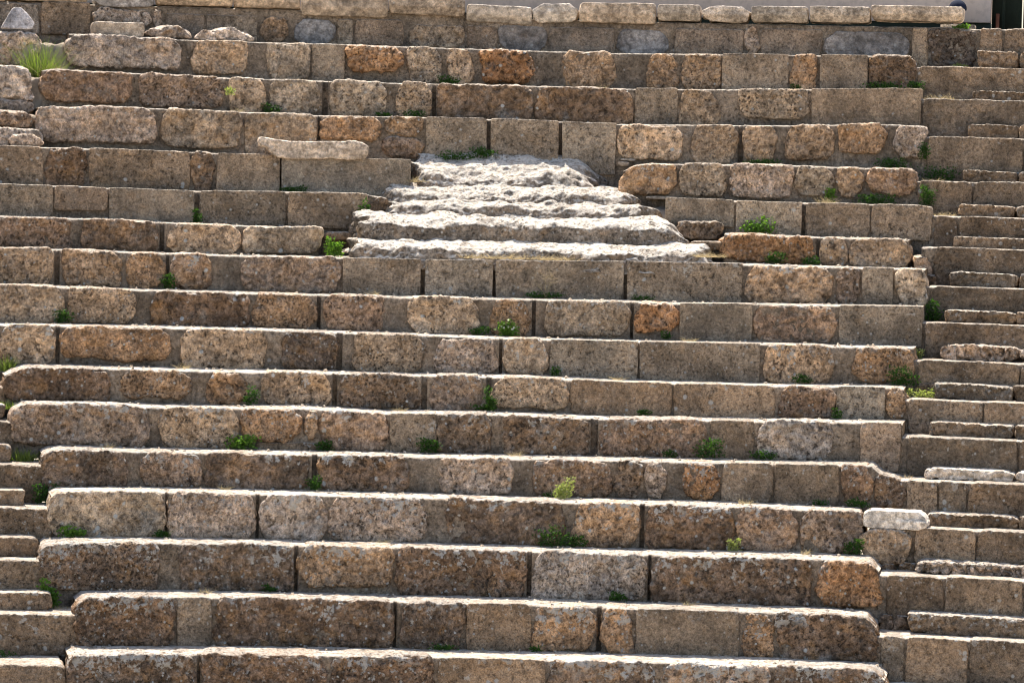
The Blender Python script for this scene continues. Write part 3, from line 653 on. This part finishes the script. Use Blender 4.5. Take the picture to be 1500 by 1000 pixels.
arc_slab('post', RB + 0.10, RB + 0.16, 1468, 1472, ZW - 0.05, ZB + 1.9, MAT['door'], dr, 3)

# ------------------------------------------------------------------ white eroded steps in the middle
ramp = thing('eroded_steps', 'white sunlit flight of worn sloping steps in the middle of the rows', 'steps')
RG = RAD(6)
#      dR front, y bottom, y riser top, y tread end, x left, x right, taper left, taper right
RS = [(0.13, 381, 364, 353, 511, 1052, .10, .30), (0.78, 356, 329, 315, 514, 1034, .14, .55), (1.32, 318, 303, 296, 556, 972, .12, .22),
      (1.78, 299, 285, 272, 560, 948, .14, .35), (2.22, 274, 262, 226, 603, 908, .06, .60)]
def ramp_step(j):
    dR, yb, yr, ye, xl, xr, tl, tr = RS[j]
    R0 = RG + dR; R1 = RG + (RS[j + 1][0] if j < 4 else 2.84)
    zb = cyl(780, yb, R0)[1] - 0.12; zr = cyl(780, yr, R0)[1]; ze = cyl(780, ye, R1)[1]
    t0, t1 = cyl(xl, yr, R0)[0], cyl(xr, yr, R0)[0]
    n = int((t1 - t0) * R0 / 0.016); ths = np.linspace(t0, t1, n)
    us = [(0, v) for v in np.linspace(0, 1, 18)] + [(u, 1) for u in np.linspace(0, 1, 44)[1:]] + [(1.05, 0.6)]
    m = len(us); seed = 40 + j * 17
    U = np.array(us); s = (ths - ths[0]) * R0; Ls = s[-1]
    S2 = np.repeat(s[:, None], m, 1); A = np.repeat(U[None, :, 0], n, 0); V = np.repeat(U[None, :, 1], n, 0)
    q1 = np.stack([S2 * 0.9 + seed, A * 0 + 3.3, A * 0], -1).reshape(-1, 3)
    wob = (0.11 * perlin(q1) + 0.05 * perlin(q1 * 3.1)).reshape(n, m)
    ed = np.minimum(np.clip(S2 / tl, 0, 1), np.clip((Ls - S2) / tr, 0, 1)); ed = ed * ed * (3 - 2 * ed)
    ein = np.sqrt(np.clip(ed, 0, 1))
    RR = R0 + wob * (1 - 0.6 * A) + (R1 + 0.08 - R0) * A + (1 - ein) * 0.35 * (1 - A) + (0.03 if j == 1 else 0.10) * (A == 0) * (V - 1)
    q2 = np.stack([S2 * 1.7 + seed * 2, A * 2.0, A * 0], -1).reshape(-1, 3)
    hz = (0.045 * perlin(q2) + 0.03 * perlin(q2 * 2.7)).reshape(n, m)
    zt = zr + (ze - zr) * A ** (0.85) + hz
    # rounded brow
    brow = 0.04 * np.exp(-A / 0.06)
    Zz = np.where(A == 0, zb + (zt - brow - zb) * V, zt - brow)
    Zz = zb - 0.05 + (Zz - zb + 0.05) * (0.12 + 0.88 * ed)
    Zz = np.where(V < 0.9, np.where(A > 1, Zz - 0.3, Zz), Zz)
    q3 = np.stack([A * 3.1 + seed, Zz * 4.0, 0 * A + 1.7], -1).reshape(-1, 3)
    wl_ = (0.16 * perlin(q3) + 0.08 * perlin(q3 * 2.9)).reshape(n, m); wr_ = (0.20 * perlin(q3 + 40) + 0.08 * perlin(q3 * 2.9 + 40)).reshape(n, m)
    fl = np.exp(-(S2 / 0.35) ** 2); fr = np.exp(-((Ls - S2) / 0.45) ** 2)
    th = np.repeat(ths[:, None], m, 1) + (wl_ * fl + wr_ * fr) / R0
    co = world(th.ravel(), RR.ravel(), Zz.ravel())
    X = co * 1.0 + seed
    d = 0.022 * perlin(X * 3.3) + 0.013 * perlin(X * 11) + 0.008 * perlin(X * 26)
    cr = 1 - np.abs(perlin(X * 9 + 9)); d -= 0.02 * np.clip(cr - 0.7, 0, 1) * 2.6 * np.clip(0.5 + 1.5 * perlin(X * 1.7), 0, 1.5)
    nrm = np.stack([-np.sin(th.ravel()) * .6, -np.cos(th.ravel()) * .6, 0 * th.ravel() + .8], -1)
    d *= np.where(A.ravel() > 0.12, 0.8, 1.0)
    pk = perlin(X * 7.3 + 3); d -= 0.020 * np.clip(pk - 0.32, 0, 1) * 2 + 0.010 * np.clip(perlin(X * 21) - 0.2, 0, 1) * 2
    co += nrm * d[:, None]
    I, J = np.meshgrid(np.arange(n - 1), np.arange(m - 1), indexing='ij'); I = I.ravel(); J = J.ravel()
    q = np.stack([I * m + J, (I + 1) * m + J, (I + 1) * m + J + 1, I * m + J + 1], 1)
    me = mesh_from('step', co, q, MAT['ramp'])
    link('step', me, ramp, (0.27, 0.215, 0.16, 0.6))
for j in range(5): ramp_step(j)
# earth and rubble fill under the steps
def fill_prof(t):
    za = ztop(6, 780); zb = ztop(3, 620)
    pts = []
    for a in np.linspace(0, 1, 40): pts.append((RG + 0.30 + a * 2.5, za - 0.06 + (zb - za - 0.05) * a * 0.85))
    return pts
link('earth_fill', strip_mesh('earth_fill', np.linspace(cyl(545, 300, RG)[0], cyl(1000, 300, RG)[0], 110), fill_prof, MAT['earth'], .03, 5, 3), ramp)
for x0, x1, y0, y1, dR, kd in ((474, 560, 338, 352, 1.25, 'h'), (990, 1060, 322, 350, 1.2, 'd'), (1010, 1062, 352, 366, .85, 'h')):
    R = RG + dR; place_block('rubble_stone', ramp, kd, R, x0, x1, cyl(x0, y1, R)[1], cyl(x0, y0, R)[1], .35, 0, .3, pym=y0, rr=.05)

# ------------------------------------------------------------------ loose slabs and stones
def loose(name, label, cat, kind, R, x0, x1, yt, yb, depth, prof=None, rr=None, slope=0, lich=.2, **kw):
    xm = (x0 + x1) / 2
    o = place_block(name, None, kind, R, x0, x1, cyl(xm, yb, R)[1], cyl(xm, yt, R)[1], depth, 0, lich, pym=yt, profile=prof, rr=rr, slope_z=slope, back=True, **kw)
    return tag(o, label, cat)
def slab_prof(P, a, b):
    f = P[:, 0] / a
    P[:, 2] += 0.030 * f * f + 0.012 * np.sin(f * 4) - 0.02
    lo = P[:, 2] < 0
    P[:, 0] += np.where((f < -0.6) & lo, 0.10 * (-f - 0.6) / 0.4, 0)
    return P
loose('stone_slab', 'long pale loose slab lying on the stained seat row left of centre', 'slab', 'w', RAD(3) - .06, 379, 539, 204, 231.5, .42, slab_prof, .025, slope=-.03)
def chip(P, a, b):
    f = P[:, 0] / a; hi = P[:, 2] > 0
    P[:, 1] += np.where(hi & (f > 0), 0.06 * f, 0); P[:, 2] -= np.where(hi & (f > 0.75), (f - 0.75) * 0.1, 0)
    return P
loose('marble_block', 'white marble block lying on the right end of the fourth seat row from bottom', 'block', 'w', RAD(12) - .02, 1263, 1358, 748, 775, .4, chip, .010, slope=-.02)
def lens(P, a, b):
    f = np.clip(np.abs(P[:, 0] / a), 0, 1); P[:, 2] = -b + (P[:, 2] + b) * (1 - 0.55 * f ** 5 + 0.16 * np.sin(P[:, 0] * 17 + P[:, 1] * 9))
    P[:, 1] = 0.15 + (P[:, 1] - 0.15) * (1 - 0.6 * f ** 3); return P
loose('loose_stone', 'thin pale lens-shaped stone lying on the top seat row at upper left', 'stone', 'p', RAD(0) + .15, 288, 370, 42, 60, .3, lens, .03)
loose('loose_stone', 'pale rounded stone on the top seat row between flat slab and thin stone', 'stone', 'p', RAD(0) + .15, 211, 282, 38.5, 57, .35, lens, .05)
loose('stone_slab', 'flat shaded slab under the wall at upper left, above the grass tuft', 'slab', 'c', RAD(0) + .12, 134, 212, 32, 55, .45, None, .02)
def wedge(P, a, b):
    f = P[:, 0] / a; zf = (P[:, 2] + b) / (2 * b)
    P[:, 0] = P[:, 0] * (1 - 0.72 * zf) - zf * a * 0.12
    P[:, 1] += zf * 0.12
    return P
loose('marble_fragment', 'bluish grey triangular marble fragment in the upper left corner', 'stone', 'm', RAD(0) + .05, 2, 58, 10, 43, .10, wedge, .012, lich=.05)
loose('loose_stone', 'small pinkish angular stone on the rubble at the left edge', 'stone', 'p', RAD(1) - .30, 31, 57, 130, 148, .2, wedge, .02, lich=.05)
loose('tile_shard', 'thin pale tile shard above the row of six tan seat stones', 'shard', 'c', RAD(2) - .10, 909, 931, 232, 236, .12, None, .008)
loose('tile_shard', 'thicker pale tile shard lying under the thin one near six tan stones', 'shard', 'c', RAD(2) - .13, 906, 922, 237, 243, .12, None, .01)
loose('tile_shard', 'thin pale shard wedged beneath the orange stone right of the eroded steps', 'shard', 'c', RAD(3) - .08, 946, 988, 287, 292, .15, None, .008)
loose('tile_fragment', 'broken terracotta tile at the bottom left corner', 'tile', 'o', RAD(14) - .35, 50, 82, 973, 986, .15, None, .01).data.materials[0] = MAT['tile']
loose('pebble', 'small reddish pebble on the left end of the lowest seat row', 'pebble', 'o', RAD(14) - .25, 105, 116, 953, 959, .08, lens, .02)

# ------------------------------------------------------------------ person behind the coping
def person():
    th = cyl(1403, 5, RZ + 0.95)[0]; R = RZ + 0.95
    ztopc = cyl(1403, 1.5, R)[1]
    zg = ZW
    seat = ztopc - 0.86
    p = {}
    V = [(0, 0, 0), (0, .02, .20), (0, .02, .42), (0, .0, .56), (0, -.02, .66), (0, -.03, .78),
         (-.17, .0, .50), (-.24, -.06, .26), (-.16, -.26, .14), (.17, .0, .50), (.24, -.06, .26), (.16, -.26, .14),
         (-.10, -.02, -.02), (-.12, -.40, .0), (-.12, -.42, -.36), (.10, -.02, -.02), (.12, -.40, .0), (.12, -.42, -.36), (-.12, -.54, -.39), (.12, -.54, -.39)]
    E = [(0, 1), (1, 2), (2, 3), (3, 4), (4, 5), (2, 6), (6, 7), (7, 8), (2, 9), (9, 10), (10, 11), (0, 12), (12, 13), (13, 14), (0, 15), (15, 16), (16, 17), (14, 18), (17, 19)]
    rad = [.15, .14, .15, .06, .085, .09, .065, .048, .035, .065, .048, .035, .09, .065, .045, .09, .065, .045, .035, .035]
    me = bpy.data.meshes.new('person'); me.from_pydata(V, E, []); me.materials.append(MAT['cloth'])
    o = link('person', me)
    sk = o.modifiers.new('skin', 'SKIN'); sk.use_smooth_shade = True
    for i, v in enumerate(me.skin_vertices[0].data): v.radius = (rad[i], rad[i]); v.use_root = (i == 0)
    o.modifiers.new('sub', 'SUBSURF').render_levels = 2
    o.location = world(np.array([th]), R, np.array([seat]))[0]
    o.rotation_euler = (0, 0, -th + math.pi)
    import bmesh
    bm = bmesh.new(); bmesh.ops.create_uvsphere(bm, u_segments=20, v_segments=12, radius=.115)
    for v in bm.verts:
        v.co.z = max(v.co.z, -0.02); v.co.y *= 1.12
    cm = bpy.data.meshes.new('cap'); bm.to_mesh(cm); bm.free(); cm.materials.append(MAT['cloth'])
    for f in cm.polygons: f.use_smooth = True
    c = link('cap', cm, o); c.location = (0, -.03, .76)
    tag(o, 'person in dark navy cap, only the crown showing above the rightmost coping slab', 'person')
    # bench it sits on
    b = arc_slab('bench', R - .2, R + .3, 1378, 1428, ZW - 0.02, max(ZW + .1, seat - .12), MAT['mortar'], None, 4, (.3, .25, .19, .1))
    tag(b, 'low stone bench behind the rightmost coping slab', 'bench')
person()

# ------------------------------------------------------------------ weeds
def leaf_clump(w, h, kind, rs):
    """w, h in metres; returns verts, quads"""
    co = []; q = []
    def leaf(c, d, L, wd):
        d = d / np.linalg.norm(d); s = np.cross(d, rs.normal(size=3)); s /= np.linalg.norm(s) + 1e-9
        nrm = np.cross(d, s); i = len(co)
        co.extend([c, c + d * L * .5 + s * wd + nrm * wd * .3, c + d * L, c + d * L * .5 - s * wd + nrm * wd * .3]); q.append((i, i + 1, i + 2, i + 3))
    def blade(c, d, L, wd, bend):
        d = d / np.linalg.norm(d); s = np.cross(d, np.array([rs.normal(), rs.normal(), .2])); s /= np.linalg.norm(s) + 1e-9
        i = len(co); g = np.array([d[0], d[1], -0.2]) * bend
        for k in range(4):
            t = k / 3.0; pnt = c + d * L * t + g * L * t * t; ww = wd * (1 - t * .9)
            co.extend([pnt - s * ww, pnt + s * ww])
        for k in range(3): q.append((i + 2 * k, i + 2 * k + 1, i + 2 * k + 3, i + 2 * k + 2))
    if kind in ('leaf', 'bright', 'yellow'):
        n = int(np.clip(w * h * 9000, 50, 420))
        L0 = 0.026 if kind != 'bright' else 0.036
        nst = max(3, int(w / 0.04)); cs = [np.array([(-.40 + .8 * (m_ + rs.uniform(.2, .8)) / nst) * w, rs.uniform(-.2, .0) * min(w, .2), 0]) for m_ in range(nst)]
        hs = [h * rs.uniform(.45, 1.0) for _ in range(nst)]
        for k in range(n):
            m = rs.integers(nst); u = rs.random() ** .7
            sp = min(w * .22, .08)
            c = cs[m] + np.array([np.clip(rs.normal(), -1.6, 1.6) * sp * .7, np.clip(rs.normal(), -1.5, 1.5) * sp * .5 - .01, u * hs[m]])
            c[2] = max(c[2], 0.004); c[1] = min(c[1], 0.02)
            d = np.array([rs.normal(), rs.normal() - .3, rs.normal() * .5 + .35])
            leaf(c, d, L0 * rs.uniform(.6, 1.4), L0 * rs.uniform(.25, .42))
        for t_ in np.arange(-.42, .43, .012 / w): leaf(np.array([t_ * w, rs.uniform(-.04, .0), .006 + rs.random() * min(.03, h * .3)]), np.array([rs.normal(), rs.normal() * .5 - .3, rs.random()]), L0 * rs.uniform(.8, 1.3), L0 * .35)
        blade(np.array([-.42 * w, -.02, .006]), np.array([1, 0, .03]), .84 * w, .003, 0.0)
        for c, hh in zip(cs, hs): blade(c, np.array([rs.normal() * .2, -.1, 1]), hh, .003, .1)
    elif kind == 'grass':
        for k in range(int(np.clip(w * 900, 60, 440))):
            c = np.array([rs.normal() * w * .22, rs.normal() * min(w, .3) * .2 - .03, 0])
            d = np.array([rs.normal() * .33 + c[0] / w * .5, rs.normal() * .4 - .2, 1.0])
            blade(c, d, h * rs.uniform(.25, .95), .0042, rs.uniform(.0, .6))
    elif kind == 'dry':
        for k in range(int(np.clip(w * 300, 40, 340))):
            c = np.array([rs.uniform(-.5, .5) * w, rs.normal() * .06 - .04, 0])
            d = np.array([rs.normal() * .8, rs.normal() * .5 - .1, rs.uniform(.25, 1.0)])
            blade(c, d, h * rs.uniform(.4, 1.1), .0028, rs.uniform(.1, .7))
    elif kind == 'stalk':
        for k in range(9):
            c = np.array([rs.normal() * .03, rs.normal() * .02 - .03, 0])
            d = np.array([rs.normal() * .55, rs.normal() * .2 - .1, 1.0]); L = h * rs.uniform(.6, 1.1); blade(c, d, L, .0022, .15)
            dn = d / np.linalg.norm(d)
            for m in range(4): blade(c + dn * L * rs.uniform(.3, .95), np.array([rs.normal(), rs.normal() * .4, .5]), L * .35, .0018, .1)
    return np.array(co), q

WEEDS = [  # x centre, y base, width, height (photo px), kind
 (60,118,50,74,'grass'),(397,166,26,17,'leaf'),(657,124,28,16,'leaf'),(562,171,20,9,'leaf'),(606,171,30,11,'leaf'),(672,224,66,14,'leaf'),(708,223,34,20,'leaf'),(336,140,12,14,'yellow'),
 (1165,130,16,9,'leaf'),(1293,130,56,12,'leaf'),(1342,130,24,14,'leaf'),(1380,143,36,14,'dry'),(1408,41,22,11,'bright'),(1405,97,20,9,'yellow'),(1118,241,50,9,'leaf'),(1307,246,46,18,'leaf'),(1375,262,50,24,'leaf'),(1354,234,14,26,'leaf'),
 (1283,297,60,16,'leaf'),(1358,306,22,34,'leaf'),(1366,266,34,9,'dry'),(1216,286,12,24,'bright'),(1378,316,40,10,'dry'),(1112,340,44,26,'bright'),(1136,387,30,18,'leaf'),(1188,387,26,14,'leaf'),(432,281,36,10,'leaf'),(289,318,16,22,'leaf'),(490,374,24,26,'bright'),(534,312,14,22,'leaf'),
 (980,383,26,9,'bright'),(247,421,22,24,'leaf'),(92,471,26,20,'leaf'),(800,436,56,44,'stalk'),(796,436,50,9,'leaf'),(940,441,30,7,'leaf'),(702,493,26,16,'leaf'),(744,493,28,22,'bright'),(976,499,16,14,'leaf'),(10,548,28,30,'grass'),(14,606,32,16,'grass'),(34,678,42,24,'grass'),
 (367,598,20,28,'leaf'),(717,606,18,40,'leaf'),(704,606,26,10,'leaf'),(814,554,16,13,'leaf'),(1176,563,26,16,'leaf'),(1322,567,40,32,'leaf'),(1350,586,44,14,'yellow'),(1346,527,14,18,'yellow'),(1366,455,18,18,'leaf'),(1366,471,30,18,'leaf'),
 (356,663,40,22,'bright'),(476,664,24,20,'leaf'),(628,667,32,26,'leaf'),(1040,674,38,32,'leaf'),(982,672,20,12,'leaf'),(1120,676,36,14,'leaf'),(1226,615,14,18,'leaf'),(943,611,18,14,'leaf'),
 (461,722,20,24,'leaf'),(827,722,28,34,'yellow'),(804,734,18,6,'leaf'),(812,800,50,36,'leaf'),(846,807,26,18,'leaf'),(1074,812,18,24,'yellow'),(1256,749,30,15,'leaf'),(1200,747,24,9,'leaf'),(106,793,36,17,'bright'),(236,794,24,13,'leaf'),(66,740,36,30,'leaf'),(72,893,26,42,'bright'),
 (395,873,20,13,'leaf'),(905,886,28,14,'leaf'),(648,961,38,9,'leaf'),(786,959,18,10,'leaf'),(1318,788,10,14,'yellow'),(1250,818,26,24,'leaf'),(1306,843,26,13,'leaf'),(10,985,40,36,'leaf'),(1445,704,16,9,'yellow'),(548,437,16,12,'dry'),(1010,504,18,11,'dry'),(268,541,16,12,'dry'),(905,560,14,10,'dry'),(585,606,16,11,'dry'),(160,662,18,11,'dry'),(755,672,16,12,'dry'),(330,722,14,10,'dry'),(1090,742,18,13,'dry'),(560,803,18,12,'dry'),(1180,819,16,12,'dry'),(300,876,18,10,'dry'),(1010,894,18,12,'dry'),(74,116,40,40,'dry'),(350,168,14,10,'dry'),(880,129,16,9,'dry'),(1210,294,24,13,'dry'),(760,379,170,15,'dry'),(1040,376,44,14,'dry'),(612,266,34,12,'dry'),(88,894,30,7,'dry'),(1320,701,36,6,'dry'),
]
groups = {}
def weed(i, x, yb, w, h, kind):
    cand = []
    for m in range(NR):
        X0 = ROWS[m]['seg'][0][0][0]; X1 = ROWS[m]['seg'][-1][-1][0]
        if X0 - 10 <= x <= X1 + 3: cand.append((abs(ytop(m, x) - yb), m, 'row'))
        if x > 1330: cand.append((abs(CUT_R[m] - yb), m, 'cut'))
        if x < 110 and m in CUT_L: cand.append((abs(CUT_L[m] - yb), m, 'cutl'))
    if yb < 45: n = -1; zt = ZW; R = RZ + .1; m = -1
    else:
        _, m, tp = min(cand); R = RAD(m - 1) - (0.07 if kind not in ('dry', 'yellow', 'grass') else rnd.uniform(.1, .22))
        zt = ztop(m, x) if tp == 'row' else (zcut(m) if tp == 'cut' else zcl(m))
    if i >= len(WEEDS) - 5 and i < len(WEEDS) - 2: R = RG + .10 if i != len(WEEDS) - 3 else RG + 2.2; zt = cyl(x, yb, R)[1]
    th, zp = cyl(x, yb, R)
    z = zt - 0.005 if abs(zp - zt) < 0.10 else zp
    s = F / (R + CY) ; rs = np.random.default_rng(900 + i)
    co, q = leaf_clump(w / s, h / s, kind, rs)
    me = mesh_from('weed', co, q, MAT[{'stalk': 'dry'}.get(kind, kind)], False)
    nm = {'grass': 'grass_tuft', 'dry': 'dry_grass', 'stalk': 'dry_stalks'}.get(kind, 'weed')
    o = link(nm, me); o.location = world(np.array([th]), R, np.array([z]))[0]; o.rotation_euler = (0, 0, -th)
    groups.setdefault((m, nm), []).append((x, o, kind))
    return o
for i, wd in enumerate(WEEDS):
    o = weed(i, *wd)
    if wd[0] == 744:
        fl = []; fq = []
        for k in range(7):
            c = np.array([rnd.uniform(-.08, .08), -.06, rnd.uniform(.06, .19)])
            for a in range(5):
                t = a * 1.2566; i0 = len(fl); d = np.array([math.cos(t), -.2, math.sin(t)]) * .013; e = np.array([-math.sin(t), 0, math.cos(t)]) * .005
                fl += [c, c + d * .6 + e, c + d, c + d * .6 - e]; fq.append((i0, i0 + 1, i0 + 2, i0 + 3))
        link('flower', mesh_from('flower', np.array(fl), fq, MAT['petal'], False), o)['kind'] = 'stuff'
KW = {'leaf': 'dark green leafy weed', 'bright': 'bright green leafy weed', 'yellow': 'pale yellow-green weed', 'grass': 'green grass tuft', 'dry': 'tuft of dry straw-coloured grass', 'stalk': 'thin dry branching stalks'}
for (m, nm), L in groups.items():
    L.sort(key=lambda a: a[0])
    for k, (x, o, kind) in enumerate(L):
        where = 'on the ground behind the coping' if m < 0 else f'on the {ORD[m]} tread from top'
        word = {'weed': 'weed'}.get(nm, 'tuft')
        txt = f'{KW[kind]} {where}' + ('' if len(L) == 1 else f', {ORD[k]} {word} from left')
        tag(o, txt, 'grass' if nm != 'weed' else 'weed', 'weeds growing on the seat rows')

# ------------------------------------------------------------------ ground
gs = 600.0
gco = [(-gs, -gs, 0), (gs, -gs, 0), (gs, gs, 0), (-gs, gs, 0)]
tag(link('ground', mesh_from('ground', gco, [(0, 1, 2, 3)], MAT['ground'], False)), kind='structure')
